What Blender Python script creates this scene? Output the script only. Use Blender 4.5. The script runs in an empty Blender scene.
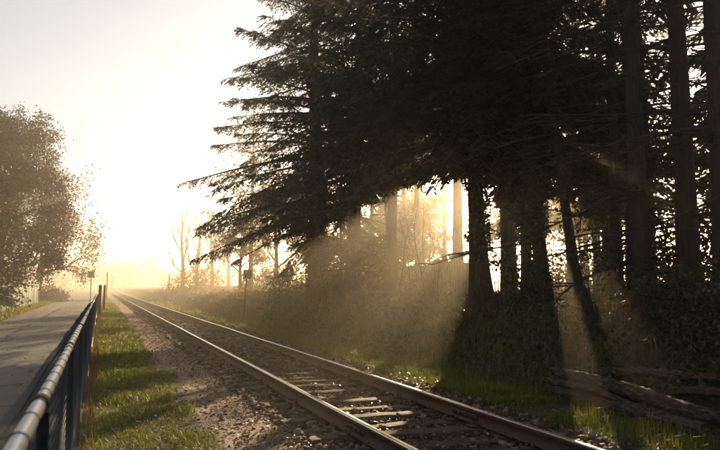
import bpy, math, zlib
import numpy as np
from mathutils import Vector

# ------------------------------------------------------------------ camera, sky, sun, exposure
scene = bpy.context.scene
R = math.radians
CAMZ = 1.557
cam_d = bpy.data.cameras.new('camera')
cam = bpy.data.objects.new('camera', cam_d)
scene.collection.objects.link(cam)
cam.location = (0, 0, CAMZ)
cam.rotation_euler = (R(90 + 4.92), 0, R(-19.72))
cam_d.sensor_width = 36.0
cam_d.lens = 36.0
cam_d.clip_start = 0.05
cam_d.clip_end = 5000
cam_d.dof.use_dof = True
cam_d.dof.focus_distance = 13.0
cam_d.dof.aperture_fstop = 3.6
scene.camera = cam

SUN_EL, SUN_AZ = 13.6, 32.8            # azimuth from +Y (along the track) towards +X
sdir = np.array([math.sin(R(SUN_AZ)) * math.cos(R(SUN_EL)), math.cos(R(SUN_AZ)) * math.cos(R(SUN_EL)), math.sin(R(SUN_EL))])
world = bpy.data.worlds.new('World'); scene.world = world
world.use_nodes = True
wn = world.node_tree; wn.nodes.clear()
sky = wn.nodes.new('ShaderNodeTexSky'); sky.sky_type = 'NISHITA'; sky.sun_disc = False
sky.sun_elevation = R(SUN_EL); sky.sun_rotation = R(SUN_AZ)
sky.air_density = 1.0; sky.dust_density = 0.8; sky.ozone_density = 1.0
hsv = wn.nodes.new('ShaderNodeHueSaturation'); hsv.inputs['Saturation'].default_value = 0.3
bg = wn.nodes.new('ShaderNodeBackground'); bg.inputs['Strength'].default_value = 0.050
wo = wn.nodes.new('ShaderNodeOutputWorld')
wn.links.new(sky.outputs[0], hsv.inputs['Color']); wn.links.new(hsv.outputs[0], bg.inputs['Color']); wn.links.new(bg.outputs[0], wo.inputs['Surface'])

sun_d = bpy.data.lights.new('sun', 'SUN'); sun_d.energy = 4.2; sun_d.angle = R(0.5); sun_d.color = (1.0, 0.76, 0.47)
sun = bpy.data.objects.new('sun', sun_d); scene.collection.objects.link(sun)
sun.rotation_euler = Vector(sdir).to_track_quat('Z', 'Y').to_euler()
sun.location = (20, 30, 30)

vs = scene.view_settings
vs.view_transform = 'Standard'; vs.look = 'None'; vs.gamma = 1.0; vs.use_curve_mapping = False
vs.exposure = 1.6
cy = scene.cycles
cy.use_denoising = True
cy.max_bounces = 6; cy.diffuse_bounces = 2; cy.glossy_bounces = 2; cy.transmission_bounces = 3; cy.volume_bounces = 1
cy.sample_clamp_indirect = 4.0
HAZE_DENSITY = 0.0038

# ------------------------------------------------------------------ helpers
rng = np.random.default_rng(7)
COL = scene.collection
def U(a, b, n=None): return rng.uniform(a, b, n)
def nrm(v): return v / np.maximum(np.linalg.norm(v, axis=-1, keepdims=True), 1e-9)

class MB:
    """collects vertices and faces (tris or quads) and links them as one mesh object"""
    def __init__(s): s.v = []; s.f = []; s.n = 0
    def add(s, v, f):
        v = np.asarray(v, float).reshape(-1, 3); f = np.asarray(f, int)
        s.v.append(v); s.f.append(f + s.n); s.n += len(v)
    def mesh(s, name, m, smooth=False):
        me = bpy.data.meshes.new(name)
        if s.v:
            v = np.concatenate(s.v); me.vertices.add(len(v)); me.vertices.foreach_set('co', v.astype(np.float32).ravel())
            idx = np.concatenate([f.ravel() for f in s.f]); tot = np.concatenate([np.full(len(f), f.shape[1]) for f in s.f])
            st = np.concatenate([[0], np.cumsum(tot)[:-1]])
            me.loops.add(len(idx)); me.loops.foreach_set('vertex_index', idx.astype(np.int32))
            me.polygons.add(len(tot)); me.polygons.foreach_set('loop_start', st.astype(np.int32)); me.polygons.foreach_set('loop_total', tot.astype(np.int32))
            if smooth: me.polygons.foreach_set('use_smooth', np.ones(len(tot), bool))
            me.update(calc_edges=True)
        me.materials.append(m)
        return me
    def build(s, name, m, parent=None, smooth=False, loc=None):
        return link(name, s.mesh(name, m, smooth), parent, loc)

def link(name, me, parent=None, loc=None, rz=0.0):
    o = bpy.data.objects.new(name, me); COL.objects.link(o)
    if parent is not None: o.parent = parent
    if loc is not None: o.location = loc
    if rz: o.rotation_euler = (0, 0, rz)
    return o
def tag(o, label=None, cat=None, group=None, kind=None):
    for k, v in (('label', label), ('category', cat), ('group', group), ('kind', kind)):
        if v: o[k] = v
    return o
def thing(name, label, cat, loc=(0, 0, 0), group=None):
    global rng
    rng = np.random.default_rng(zlib.crc32(label.encode()))          # each thing keeps its own shape
    o = bpy.data.objects.new(name, None); COL.objects.link(o); o.location = loc; o.empty_display_size = 0.3
    return tag(o, label, cat, group)

def tube(mb, pts, rad, seg=6, cap=True):
    pts = np.asarray(pts, float); n = len(pts); rad = np.broadcast_to(np.asarray(rad, float), (n,))
    t = nrm(np.gradient(pts, axis=0))
    ref = np.array([0, 0, 1.0]) if abs(t[:, 2].mean()) < 0.8 else np.array([1.0, 0, 0])
    a = nrm(np.cross(t, ref)); b = np.cross(t, a)
    an = np.arange(seg) * 2 * math.pi / seg
    ring = (np.cos(an)[None, :, None] * a[:, None] + np.sin(an)[None, :, None] * b[:, None]) * rad[:, None, None] + pts[:, None]
    i = np.arange(n - 1)[:, None] * seg; j = np.arange(seg)[None]; k = (j + 1) % seg
    f = np.stack([i + j, i + k, i + seg + k, i + seg + j], -1).reshape(-1, 4)
    mb.add(ring, f)
    if cap and seg >= 3:
        for base, rev in ((0, 1), ((n - 1) * seg, 0)):
            c = list(range(seg)); c = c[::-1] if not rev else c
            mb.f.append(np.array([[mb.n - n * seg + base + q for q in c]]))
    return ring

def box(mb, c, s, rz=0, jit=0.0):
    c = np.asarray(c, float); s = np.asarray(s, float) / 2
    v = np.array([[x, y, z] for z in (-1, 1) for y in (-1, 1) for x in (-1, 1)], float) * s
    if jit: v += U(-jit, jit, v.shape)
    if rz:
        ca, sa = math.cos(rz), math.sin(rz); v = np.stack([v[:, 0] * ca - v[:, 1] * sa, v[:, 0] * sa + v[:, 1] * ca, v[:, 2]], 1)
    mb.add(v + c, [[0, 2, 3, 1], [4, 5, 7, 6], [0, 1, 5, 4], [2, 6, 7, 3], [0, 4, 6, 2], [1, 3, 7, 5]])

# shafts of sunlight: openings in the foliage, as tubes running from a spot towards the sun
TUBES = []
def open_mask(c, k=1.0):
    keep = np.ones(len(c), bool)
    for p, r, s0 in TUBES:
        v = c - p; s = v @ sdir; q = np.linalg.norm(v - s[:, None] * sdir, axis=1)
        keep &= ~((q < r * k) & (s > s0))
    return keep

def leaves(mb, c, d, up, L, W, off=(0, 0, 0), cull=True, fold=0.0):
    """diamond leaves: base c, direction d, blade normal roughly up"""
    c = np.asarray(c, float); n = len(c)
    if n == 0: return
    if cull:
        k = open_mask(c + np.asarray(off)); c = c[k]; d = d[k]; up = up[k]
        L = np.broadcast_to(L, (n,))[k]; W = np.broadcast_to(W, (n,))[k]; n = len(c)
    d = nrm(d); s = nrm(np.cross(d, up)); L = np.broadcast_to(L, (n,))[:, None]; W = np.broadcast_to(W, (n,))[:, None]
    m = c + d * L * 0.45 + (nrm(np.cross(s, d)) * L * fold if fold else 0)
    v = np.stack([c, m + s * W / 2, c + d * L, m - s * W / 2], 1)
    mb.add(v, np.arange(n * 4).reshape(n, 4))

def rdir(n):
    return nrm(rng.normal(size=(n, 3)))

def _vn(x, y, seed):
    xi = np.floor(x); yi = np.floor(y); fx = x - xi; fy = y - yi; fx = fx * fx * (3 - 2 * fx); fy = fy * fy * (3 - 2 * fy)
    h = lambda a, b: np.modf(np.abs(np.sin(a * 127.1 + b * 311.7 + seed * 74.7) * 43758.5453))[0]
    return (h(xi, yi) * (1 - fx) + h(xi + 1, yi) * fx) * (1 - fy) + (h(xi, yi + 1) * (1 - fx) + h(xi + 1, yi + 1) * fx) * fy
def noise2(x, y, s=1.0, seed=0):
    """value noise, about -1 to 1"""
    x = np.asarray(x, float) * s; y = np.asarray(y, float) * s
    return (_vn(x, y, seed) + .55 * _vn(x * 2.1 + 5, y * 2.1, seed + 1) + .3 * _vn(x * 4.3, y * 4.3 + 9, seed + 2)) / 1.85 * 2.6 - 1.3

# ------------------------------------------------------------------ materials
def nt(name):
    m = bpy.data.materials.new(name); m.use_nodes = True
    t = m.node_tree; t.nodes.clear()
    return m, t, t.nodes.new('ShaderNodeOutputMaterial')
def node(t, ty, **kw):
    n = t.nodes.new(ty)
    for k, v in kw.items():
        if k in n.inputs: n.inputs[k].default_value = v
        else: setattr(n, k, v)
    return n
def ramp(t, stops):
    r = t.nodes.new('ShaderNodeValToRGB'); e = r.color_ramp.elements
    while len(e) < len(stops): e.new(0.5)
    for q, (p, c) in zip(e, stops): q.position = p; q.color = (*c, 1)
    return r
def bump(t, src, strength, dist, bsdf):
    b = node(t, 'ShaderNodeBump', Strength=strength, Distance=dist); t.links.new(src, b.inputs['Height']); t.links.new(b.outputs[0], bsdf.inputs['Normal'])

def leaf_mat(name, cols, trans=0.3, rough=0.5, tint=(1, 1, 1), spec=0.4):
    m, t, o = nt(name)
    g = node(t, 'ShaderNodeNewGeometry'); r = ramp(t, [(i / max(1, len(cols) - 1), c) for i, c in enumerate(cols)])
    t.links.new(g.outputs['Random Per Island'], r.inputs[0])
    p = node(t, 'ShaderNodeBsdfPrincipled', Roughness=rough); p.inputs['Specular IOR Level'].default_value = spec
    t.links.new(r.outputs[0], p.inputs['Base Color'])
    tr = node(t, 'ShaderNodeBsdfTranslucent'); mx = node(t, 'ShaderNodeMix', data_type='RGBA', blend_type='MULTIPLY')
    mx.inputs[0].default_value = 1; t.links.new(r.outputs[0], mx.inputs[6]); mx.inputs[7].default_value = (*tint, 1)
    t.links.new(mx.outputs[2], tr.inputs[0])
    ms = node(t, 'ShaderNodeMixShader'); ms.inputs[0].default_value = trans
    t.links.new(p.outputs[0], ms.inputs[1]); t.links.new(tr.outputs[0], ms.inputs[2]); t.links.new(ms.outputs[0], o.inputs[0])
    return m

def noise_mat(name, stops, scale=4, stretch=(1, 1, 1), rough=0.8, metal=0.0, bstr=0.4, bdist=0.02, detail=8, island=0.0, spec=0.3):
    m, t, o = nt(name)
    tc = node(t, 'ShaderNodeTexCoord'); mp = node(t, 'ShaderNodeMapping'); mp.inputs['Scale'].default_value = stretch
    n = node(t, 'ShaderNodeTexNoise', Scale=scale, Detail=detail, Roughness=0.65)
    t.links.new(tc.outputs['Object'], mp.inputs[0]); t.links.new(mp.outputs[0], n.inputs['Vector'])
    r = ramp(t, stops); fac = n.outputs[0]
    if island:
        g = node(t, 'ShaderNodeNewGeometry'); ma = node(t, 'ShaderNodeMath', operation='MULTIPLY_ADD'); ma.inputs[1].default_value = island
        t.links.new(g.outputs['Random Per Island'], ma.inputs[0]); sb = node(t, 'ShaderNodeMath', operation='SUBTRACT'); sb.inputs[1].default_value = island / 2
        t.links.new(n.outputs[0], sb.inputs[0]); t.links.new(sb.outputs[0], ma.inputs[2]); fac = ma.outputs[0]
    t.links.new(fac, r.inputs[0])
    p = node(t, 'ShaderNodeBsdfPrincipled', Roughness=rough, Metallic=metal); p.inputs['Specular IOR Level'].default_value = spec
    t.links.new(r.outputs[0], p.inputs['Base Color'])
    if bstr: bump(t, n.outputs[0], bstr, bdist, p)
    t.links.new(p.outputs[0], o.inputs[0])
    return m

M = {}
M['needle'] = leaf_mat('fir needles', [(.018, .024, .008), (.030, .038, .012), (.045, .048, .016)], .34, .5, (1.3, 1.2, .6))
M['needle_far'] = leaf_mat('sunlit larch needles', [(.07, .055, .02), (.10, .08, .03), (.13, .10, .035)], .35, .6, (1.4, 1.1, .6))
M['brownleaf'] = leaf_mat('brown oak leaves', [(.020, .012, .005), (.034, .020, .007), (.055, .033, .011)], .08, .6, (1.4, 1.1, .6))
M['goldleaf'] = leaf_mat('golden autumn leaves', [(.10, .075, .02), (.14, .10, .03), (.11, .10, .03)], .45, .6, (1.5, 1.15, .5))
M['ivy'] = leaf_mat('ivy leaves', [(.018, .028, .008), (.03, .045, .012), (.055, .065, .02), (.09, .075, .03)], .25, .55, (1.4, 1.3, .4), .25)
M['bankleaf'] = leaf_mat('bank ground cover leaves', [(.03, .04, .010), (.055, .065, .016), (.09, .075, .022), (.09, .055, .022)], .35, .42, (1.5, 1.25, .4))
M['grass'] = leaf_mat('grass blades', [(.075, .105, .010), (.115, .145, .014), (.155, .165, .02), (.20, .16, .05)], .45, .5, (1.3, 1.25, .4))
M['drygrass'] = leaf_mat('dry weeds', [(.12, .085, .03), (.17, .12, .045), (.09, .085, .025)], .35, .6, (1.2, 1.0, .6))
M['litter'] = leaf_mat('fallen leaves', [(.07, .035, .018), (.13, .07, .035), (.20, .13, .08), (.30, .23, .17)], .12, .32, (1, .8, .5), .4)
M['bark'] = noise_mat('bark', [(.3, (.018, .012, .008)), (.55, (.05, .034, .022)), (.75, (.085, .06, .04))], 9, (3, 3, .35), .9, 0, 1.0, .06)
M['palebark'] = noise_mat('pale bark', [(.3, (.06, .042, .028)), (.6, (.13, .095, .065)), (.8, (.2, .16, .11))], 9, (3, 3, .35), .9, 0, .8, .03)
M['log'] = noise_mat('weathered log', [(.3, (.008, .006, .004)), (.5, (.045, .032, .022)), (.7, (.18, .135, .10))], 9, (4, .9, 4), .85, 0, 1.0, .03)
M['sleeper'] = noise_mat('sleeper wood', [(.28, (.022, .014, .009)), (.5, (.08, .052, .034)), (.72, (.18, .125, .085))], 7, (.4, 5, 5), .75, 0, .9, .02, spec=.3)
M['board'] = noise_mat('green grey boards', [(.3, (.16, .18, .13)), (.5, (.30, .32, .25)), (.7, (.42, .42, .33))], 3, (5, 5, .4), .8, 0, .3, .01, island=.35)
M['greyboard'] = noise_mat('grey weathered boards', [(.3, (.06, .045, .032)), (.5, (.13, .10, .075)), (.7, (.22, .18, .14))], 4, (5, 5, .4), .85, 0, .5, .01, island=.3)
M['stone'] = noise_mat('ballast stones', [(.2, (.04, .025, .015)), (.5, (.11, .07, .045)), (.8, (.25, .18, .13))], 9, rough=.85, bstr=.3, bdist=.01, island=.6, spec=.2)
M['railside'] = noise_mat('rusty rail steel', [(.3, (.035, .018, .010)), (.55, (.085, .042, .022)), (.75, (.13, .07, .04))], 30, rough=.7, metal=.25, bstr=.3, bdist=.004)
M['railhead'] = noise_mat('polished rail head', [(.3, (.42, .37, .32)), (.55, (.68, .63, .58)), (.75, (.8, .76, .72))], 14, (6, .25, 1), rough=.32, metal=1.0, bstr=.08, bdist=.002)
M['galv'] = noise_mat('galvanised steel', [(.3, (.50, .50, .50)), (.6, (.66, .66, .66)), (.8, (.72, .72, .71))], 25, rough=.38, metal=.55, bstr=.05, bdist=.002)
M['bluewire'] = noise_mat('dark blue coated wire', [(.3, (.010, .022, .036)), (.7, (.022, .048, .072))], 30, rough=.4, bstr=0, spec=.5)
M['darkmetal'] = noise_mat('dark metal', [(.3, (.02, .018, .015)), (.7, (.06, .05, .04))], 20, rough=.6, metal=.4, bstr=.1, bdist=.003)
M['whiteplate'] = noise_mat('chalky white paint', [(.25, (.26, .25, .23)), (.55, (.50, .48, .45)), (.8, (.62, .60, .56))], 12, rough=.6, bstr=.05, bdist=.002)
M['blackpaint'] = noise_mat('black paint', [(.3, (.008, .008, .008)), (.7, (.02, .02, .02))], 20, rough=.5, bstr=0)
M['woodpost'] = noise_mat('brown wooden post', [(.3, (.07, .045, .025)), (.6, (.16, .105, .06)), (.8, (.24, .17, .10))], 10, (4, 4, .4), .85, 0, .5, .01)
def asphalt_mat():
    m, t, o = nt('asphalt')
    tc = node(t, 'ShaderNodeTexCoord'); fine = node(t, 'ShaderNodeTexNoise', Scale=70, Detail=6, Roughness=.8); big = node(t, 'ShaderNodeTexNoise', Scale=.9, Detail=7, Roughness=.7)
    vor = node(t, 'ShaderNodeTexVoronoi', Scale=.55); vor.feature = 'DISTANCE_TO_EDGE'
    wv = node(t, 'ShaderNodeTexNoise', Scale=3, Detail=5); mixv = node(t, 'ShaderNodeVectorMath', operation='MULTIPLY_ADD'); mixv.inputs[1].default_value = (.5, .5, .5)
    for n in (fine, big, wv): t.links.new(tc.outputs['Object'], n.inputs['Vector'])
    t.links.new(wv.outputs['Color'], mixv.inputs[0]); t.links.new(tc.outputs['Object'], mixv.inputs[2]); t.links.new(mixv.outputs[0], vor.inputs['Vector'])
    r1 = ramp(t, [(.3, (.09, .082, .074)), (.55, (.15, .136, .12)), (.75, (.23, .21, .19))]); t.links.new(fine.outputs[0], r1.inputs[0])
    r2 = ramp(t, [(.3, (.7, .68, .65)), (.55, (1, 1, 1)), (.7, (1.2, 1.17, 1.12))]); t.links.new(big.outputs[0], r2.inputs[0])
    r3 = ramp(t, [(0, (.25, .23, .2)), (.012, (.4, .38, .35)), (.02, (1, 1, 1))]); t.links.new(vor.outputs['Distance'], r3.inputs[0])
    c = r1.outputs[0]
    for r in (r2, r3):
        x = node(t, 'ShaderNodeMix', data_type='RGBA', blend_type='MULTIPLY'); x.inputs[0].default_value = 1; t.links.new(c, x.inputs[6]); t.links.new(r.outputs[0], x.inputs[7]); c = x.outputs[2]
    p = node(t, 'ShaderNodeBsdfPrincipled', Roughness=.8); t.links.new(c, p.inputs['Base Color']); bump(t, fine.outputs[0], .6, .008, p); t.links.new(p.outputs[0], o.inputs[0])
    return m
M['asphalt'] = asphalt_mat()

def ground_mat():
    m, t, o = nt('ground soil')
    tc = node(t, 'ShaderNodeTexCoord'); sx = node(t, 'ShaderNodeSeparateXYZ'); t.links.new(tc.outputs['Object'], sx.inputs[0])
    wob = node(t, 'ShaderNodeTexNoise', Scale=1.3, Detail=5, Roughness=.6); t.links.new(tc.outputs['Object'], wob.inputs['Vector'])
    w2 = node(t, 'ShaderNodeMath', operation='MULTIPLY_ADD'); w2.inputs[1].default_value = 1.0; w2.inputs[2].default_value = -.5; t.links.new(wob.outputs[0], w2.inputs[0])
    ax = node(t, 'ShaderNodeMath', operation='ADD'); t.links.new(sx.outputs['X'], ax.inputs[0]); t.links.new(w2.outputs[0], ax.inputs[1])
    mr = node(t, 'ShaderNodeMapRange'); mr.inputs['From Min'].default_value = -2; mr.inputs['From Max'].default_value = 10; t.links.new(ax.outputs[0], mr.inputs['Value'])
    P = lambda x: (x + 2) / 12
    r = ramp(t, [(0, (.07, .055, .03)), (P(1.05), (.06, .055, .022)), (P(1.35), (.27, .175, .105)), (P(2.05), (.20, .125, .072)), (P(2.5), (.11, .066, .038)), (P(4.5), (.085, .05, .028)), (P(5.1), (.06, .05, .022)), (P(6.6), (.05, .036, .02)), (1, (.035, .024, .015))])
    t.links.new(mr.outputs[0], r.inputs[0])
    fine = node(t, 'ShaderNodeTexNoise', Scale=14, Detail=9, Roughness=.7); t.links.new(tc.outputs['Object'], fine.inputs['Vector'])
    fr = ramp(t, [(.25, (.35, .32, .3)), (.5, (.95, .93, .9)), (.75, (1.7, 1.65, 1.6))]); t.links.new(fine.outputs[0], fr.inputs[0])
    mx = node(t, 'ShaderNodeMix', data_type='RGBA', blend_type='MULTIPLY'); mx.inputs[0].default_value = 1
    t.links.new(r.outputs[0], mx.inputs[6]); t.links.new(fr.outputs[0], mx.inputs[7])
    p = node(t, 'ShaderNodeBsdfPrincipled', Roughness=.72); t.links.new(mx.outputs[2], p.inputs['Base Color']); p.inputs['Specular IOR Level'].default_value = .35
    bump(t, fine.outputs[0], .9, .05, p); t.links.new(p.outputs[0], o.inputs[0])
    return m
M['ground'] = ground_mat()

# ------------------------------------------------------------------ terrain, path
def sstep(a, b, x): x = np.clip((x - a) / (b - a), 0, 1); return x * x * (3 - 2 * x)
def H(x, y):
    x = np.asarray(x, float); y = np.asarray(y, float)
    near = sstep(14, 8, y)
    z = sstep(5.9 + .35 * near, 8.6, x) * (1.0 + .18 * noise2(x * 0, y, .35, 3)) + .045 * np.clip(x - 8.6, 0, 14)
    rough = sstep(5.6, 7, x) * .10 + sstep(1.0, 1.5, x) * sstep(5.4, 5.0, x) * .012
    z = z + rough * noise2(x, y, 1.6, 1) + .02 * noise2(x, y, .9, 5) * sstep(-.3, .3, x)
    bed = sstep(1.75, 2.15, x) * sstep(4.95, 4.55, x)
    z = z * (1 - bed) + bed * (-.05 + .012 * noise2(x, y, 4, 2))
    z = z - .03 * sstep(1.1, 1.4, x) * sstep(2.1, 1.8, x)
    z = z - .006 + sstep(-7, -14, x) * .5 * (1 + noise2(x, y, .2, 4)) * sstep(20, 60, y)
    return z
def grid_lines(segs):
    out = []
    for a, b, s in segs: out.append(np.arange(a, b, s))
    return np.concatenate(out + [[segs[-1][1]]])
gx = grid_lines([(-620, -60, 80), (-60, -8, 4), (-8, -.5, .5), (-.5, 9.5, .12), (9.5, 30, 1.0), (30, 100, 10), (100, 620, 80)])
gy = grid_lines([(-60, 2, 4), (2, 30, .2), (30, 60, .8), (60, 140, 4), (140, 740, 50)])
XX, YY = np.meshgrid(gx, gy); ZZ = H(XX, YY)
mb = MB(); nx, ny = len(gx), len(gy)
ii = (np.arange(ny - 1)[:, None] * nx + np.arange(nx - 1)[None]).ravel()
mb.add(np.stack([XX, YY, ZZ], -1), np.stack([ii, ii + 1, ii + 1 + nx, ii + nx], 1))
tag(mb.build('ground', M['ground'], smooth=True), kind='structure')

mb = MB()
ys = np.arange(-6, 150, .6); le = -4.35 + .06 * np.sin(ys * .7) + .04 * np.sin(ys * 2.3); re = -.38 + .03 * np.sin(ys * 1.9)
xs = np.stack([le, le + .12, (le * .66 + re * .34), (le * .33 + re * .67), re - .12, re], 1); zs = np.array([-.02, .012, .03, .03, .012, -.02])
V = np.stack([xs, np.repeat(ys[:, None], 6, 1), np.repeat(zs[None], len(ys), 0)], -1)
ii = (np.arange(len(ys) - 1)[:, None] * 6 + np.arange(5)[None]).ravel()
mb.add(V, np.stack([ii, ii + 1, ii + 7, ii + 6], 1))
tag(mb.build('path', M['asphalt'], smooth=True), kind='structure')

# ------------------------------------------------------------------ railway track
track = thing('railway_track', 'straight single railway track with rusty rails on worn wooden sleepers', 'railway track', (3.325, 0, 0))
prof = np.array([(-.066, 0), (.066, 0), (.066, .012), (.012, .028), (.009, .10), (.034, .118), (.036, .148), (.028, .156)] + [(-.028, .156), (-.036, .148), (-.034, .118), (-.009, .10), (-.012, .028), (-.066, .012)])
yl = np.concatenate([np.arange(-4, 40, 1.0), np.arange(40, 330, 5.0)])
for sx in (-.7525, .7525):
    mb = MB(); n = len(prof)
    V = np.zeros((len(yl), n, 3)); V[..., 0] = prof[None, :, 0] + sx + (.004 * np.sin(yl * .8 + sx))[:, None]; V[..., 1] = yl[:, None]; V[..., 2] = prof[None, :, 1] + .014 + (.004 * np.sin(yl * .55))[:, None]
    i = np.arange(len(yl) - 1)[:, None] * n; j = np.arange(n)[None]; k = (j + 1) % n
    mb.add(V, np.stack([i + j, i + k, i + n + k, i + n + j], -1).reshape(-1, 4))
    rail = mb.build('rail', M['railside'], track)
    hb = MB()                                                        # worn running surface
    hp = np.array([(-.033, .1525), (-.027, .1585), (.027, .1585), (.033, .1525)])
    V = np.zeros((len(yl), 4, 3)); V[..., 0] = hp[None, :, 0] + sx + (.004 * np.sin(yl * .8 + sx))[:, None]; V[..., 1] = yl[:, None]; V[..., 2] = hp[None, :, 1] + .014 + (.004 * np.sin(yl * .55))[:, None]
    ii = (np.arange(len(yl) - 1)[:, None] * 4 + np.arange(3)[None]).ravel()
    hb.add(V, np.stack([ii, ii + 1, ii + 5, ii + 4], 1)); hb.build('running_surface', M['railhead'], rail)
    for yj in (7.3, 19.2):                                          # joint bars with bolts
        jb = MB(); s = -1
        for s in (-1, 1): box(jb, (sx + s * .02, yj + (.4 if sx > 0 else 0), .078), (.022, .62, .062))
        for q in (-.22, -.08, .08, .22): box(jb, (sx - .038, yj + q + (.4 if sx > 0 else 0), .078), (.02, .028, .028))
        jb.build('joint_bar', M['railside'], rail)
def sleeper_mesh(seed):
    mb = MB(); n = 13; xs = np.linspace(-1.25, 1.25, n)
    pr = np.array([(-.115, -.12), (.115, -.12), (.115, -.012), (.10, 0), (.03, .004), (-.03, .002), (-.10, 0), (-.115, -.012)])
    V = np.zeros((n, 8, 3)); V[..., 0] = xs[:, None]; V[..., 1] = pr[None, :, 0]; V[..., 2] = pr[None, :, 1]
    V[..., 1:] += U(-.007, .007, (n, 8, 2)); V[[0, -1], :, 0] += U(-.05, .05, (2, 8))
    V[:, 4:6, 2] -= np.abs(rng.normal(0, .006, (n, 2)))
    i = np.arange(n - 1)[:, None] * 8; j = np.arange(8)[None]; k = (j + 1) % 8
    mb.add(V, np.stack([i + j, i + k, i + 8 + k, i + 8 + j], -1).reshape(-1, 4))
    mb.f.append(np.array([list(range(8))])); mb.f.append(np.array([[8 * (n - 1) + q for q in range(7, -1, -1)]]))
    return mb.mesh('sleeper', M['sleeper'])
sm = [sleeper_mesh(i) for i in range(8)]
pm = MB(); box(pm, (0, 0, .007), (.34, .18, .012))
for a in (-.085, .085):
    for b in (-.05, .05): box(pm, (a, b, .030), (.03, .03, .042))
plate_me = pm.mesh('tie_plate', M['railside'])
y = 2.2; k = 0
while y < 150:
    s = link('sleeper', sm[int(rng.integers(8))], track, (U(-.06, .06), y, U(-.034, .004)), U(-.04, .04))
    if rng.random() < .5: s.rotation_euler.z += math.pi
    if y < 18:
        for sx in (-.7525, .7525): link('tie_plate', plate_me, s, (sx if abs(s.rotation_euler.z) < 1 else -sx, 0, .0035))
    y += .56 + U(-.05, .05); k += 1

def stones(name, n, xr, yr, smin, smax, dens=None, zoff=0.0):
    x = U(*xr, n); y = yr[0] + (yr[1] - yr[0]) * rng.random(n) ** 1.9
    if dens is not None: kp = rng.random(n) < dens(x, y); x = x[kp]; y = y[kp]; n = len(x)
    s = U(smin, smax, n) * (1 + .25 * (y > 14)); base = np.array([[a, b, c] for c in (-1, 1) for b in (-1, 1) for a in (-1, 1)], float)
    V = base[None] * (.5 + U(-.22, .22, (n, 8, 3))); V = V * (s[:, None] * U(.6, 1.15, (n, 3)))[:, None]
    a = U(0, 6.28, n); ca, sa = np.cos(a)[:, None], np.sin(a)[:, None]; tl = U(-.5, .5, n)[:, None]
    vx, vy, vz = V[..., 0], V[..., 1], V[..., 2]; vz2 = vz * np.cos(tl) - vx * np.sin(tl); vx2 = vx * np.cos(tl) + vz * np.sin(tl)
    V = np.stack([vx2 * ca - vy * sa, vx2 * sa + vy * ca, vz2], -1)
    V += np.stack([x, y, H(x, y) + s * .18 + zoff], 1)[:, None]
    F = np.array([[0, 2, 3, 1], [4, 5, 7, 6], [0, 1, 5, 4], [2, 6, 7, 3], [0, 4, 6, 2], [1, 3, 7, 5]])
    mb = MB(); mb.add(V, (np.arange(n)[:, None, None] * 8 + F[None]).reshape(-1, 4))
    o = mb.build(name, M['stone'])
    return tag(o, kind='stuff')
tag(stones('ballast_stones', 15500, (1.95, 4.95), (2.5, 48), .03, .075, lambda x, y: .4 + .6 * np.exp(-((x - 2.28) / .22) ** 2) + .5 * np.exp(-((x - 4.55) / .25) ** 2)), 'brown ballast stones around the rails and sleepers', 'gravel')
tag(stones('path_gravel', 4500, (1.0, 2.2), (2.5, 42), .010, .030, lambda x, y: .3 + .7 * sstep(1.2, 1.9, x)), 'small gravel on the bare dirt strip beside the rails', 'gravel')

# ------------------------------------------------------------------ grass, fallen leaves
def grass(name, mat, n, xf, yr, hmin, hmax, w, label, cat='grass', lean=.5, power=1.8, dens=None):
    y = yr[0] + (yr[1] - yr[0]) * rng.random(n) ** power; x = xf(y, n)
    if dens is not None: kp = rng.random(n) < dens(x, y); x = x[kp]; y = y[kp]; n = len(x)
    cl = .45 + .75 * np.clip(noise2(x, y, 1.7, 9) + .35, 0, 1.4); h = U(hmin, hmax, n) * cl; wd = w * U(.7, 1.3, n) * np.clip(y / 9, .8, 3.0)
    b = np.stack([x, y, H(x, y) - .01], 1); az = U(0, 6.28, n); ld = np.stack([np.cos(az), np.sin(az), 0 * az], 1); ln = (U(.1, 1, n) ** 1.3 * lean * 1.8)[:, None]
    sd = np.stack([-np.sin(az), np.cos(az), 0 * az], 1) * wd[:, None] / 2; up = np.array([0, 0, 1.0]); hh = h[:, None]
    m1 = b + up * hh * .6 + ld * hh * ln * .35; tip = b + up * hh * (1 - .35 * ln) + ld * hh * ln
    V = np.stack([b - sd, b + sd, m1 + sd * .8, m1 - sd * .8, tip], 1); i = np.arange(n)[:, None] * 5
    mb = MB(); mb.add(V, i + np.array([[0, 1, 2, 3]])); mb.f.append(i + np.array([[3, 2, 4]]))
    return tag(mb.build(name, M[mat]), label, cat, kind='stuff')
edge = lambda y: 1.12 + .30 * noise2(y * 0 + 3, y, .8, 2) + .14 * noise2(y * 0, y, 3.1, 4)
grass('grass', 'grass', 72000, lambda y, n: -.12 + (edge(y) + .12) * rng.random(n) ** .85, (2.2, 75), .05, .17, .007, 'green grass strip between the wire fence and the dirt beside the rails')
grass('grass', 'grass', 30000, lambda y, n: 4.95 + U(-.1, 1.35, n), (3, 45), .05, .17, .007, 'green grass strip between the right rail and the wooded bank', dens=lambda x, y: np.clip(.55 + .6 * noise2(x, y, 1.0, 6), .12, 1))
grass('grass', 'grass', 14000, lambda y, n: U(-5.5, -4.3, n), (26, 110), .12, .3, .012, 'grass verge between the path and the pale board fence', power=1.3)
grass('grass', 'grass', 7000, lambda y, n: 4.9 + 2.2 * rng.random(n), (42, 120), .10, .28, .010, 'rough grass beside the right rail far along the track', power=1.3)
grass('grass', 'grass', 22000, lambda y, n: 4.9 + 1.35 * rng.random(n), (8.5, 24), .07, .20, .008, 'lush sunlit grass patch between the right rail and the bank', power=1.4)
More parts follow.
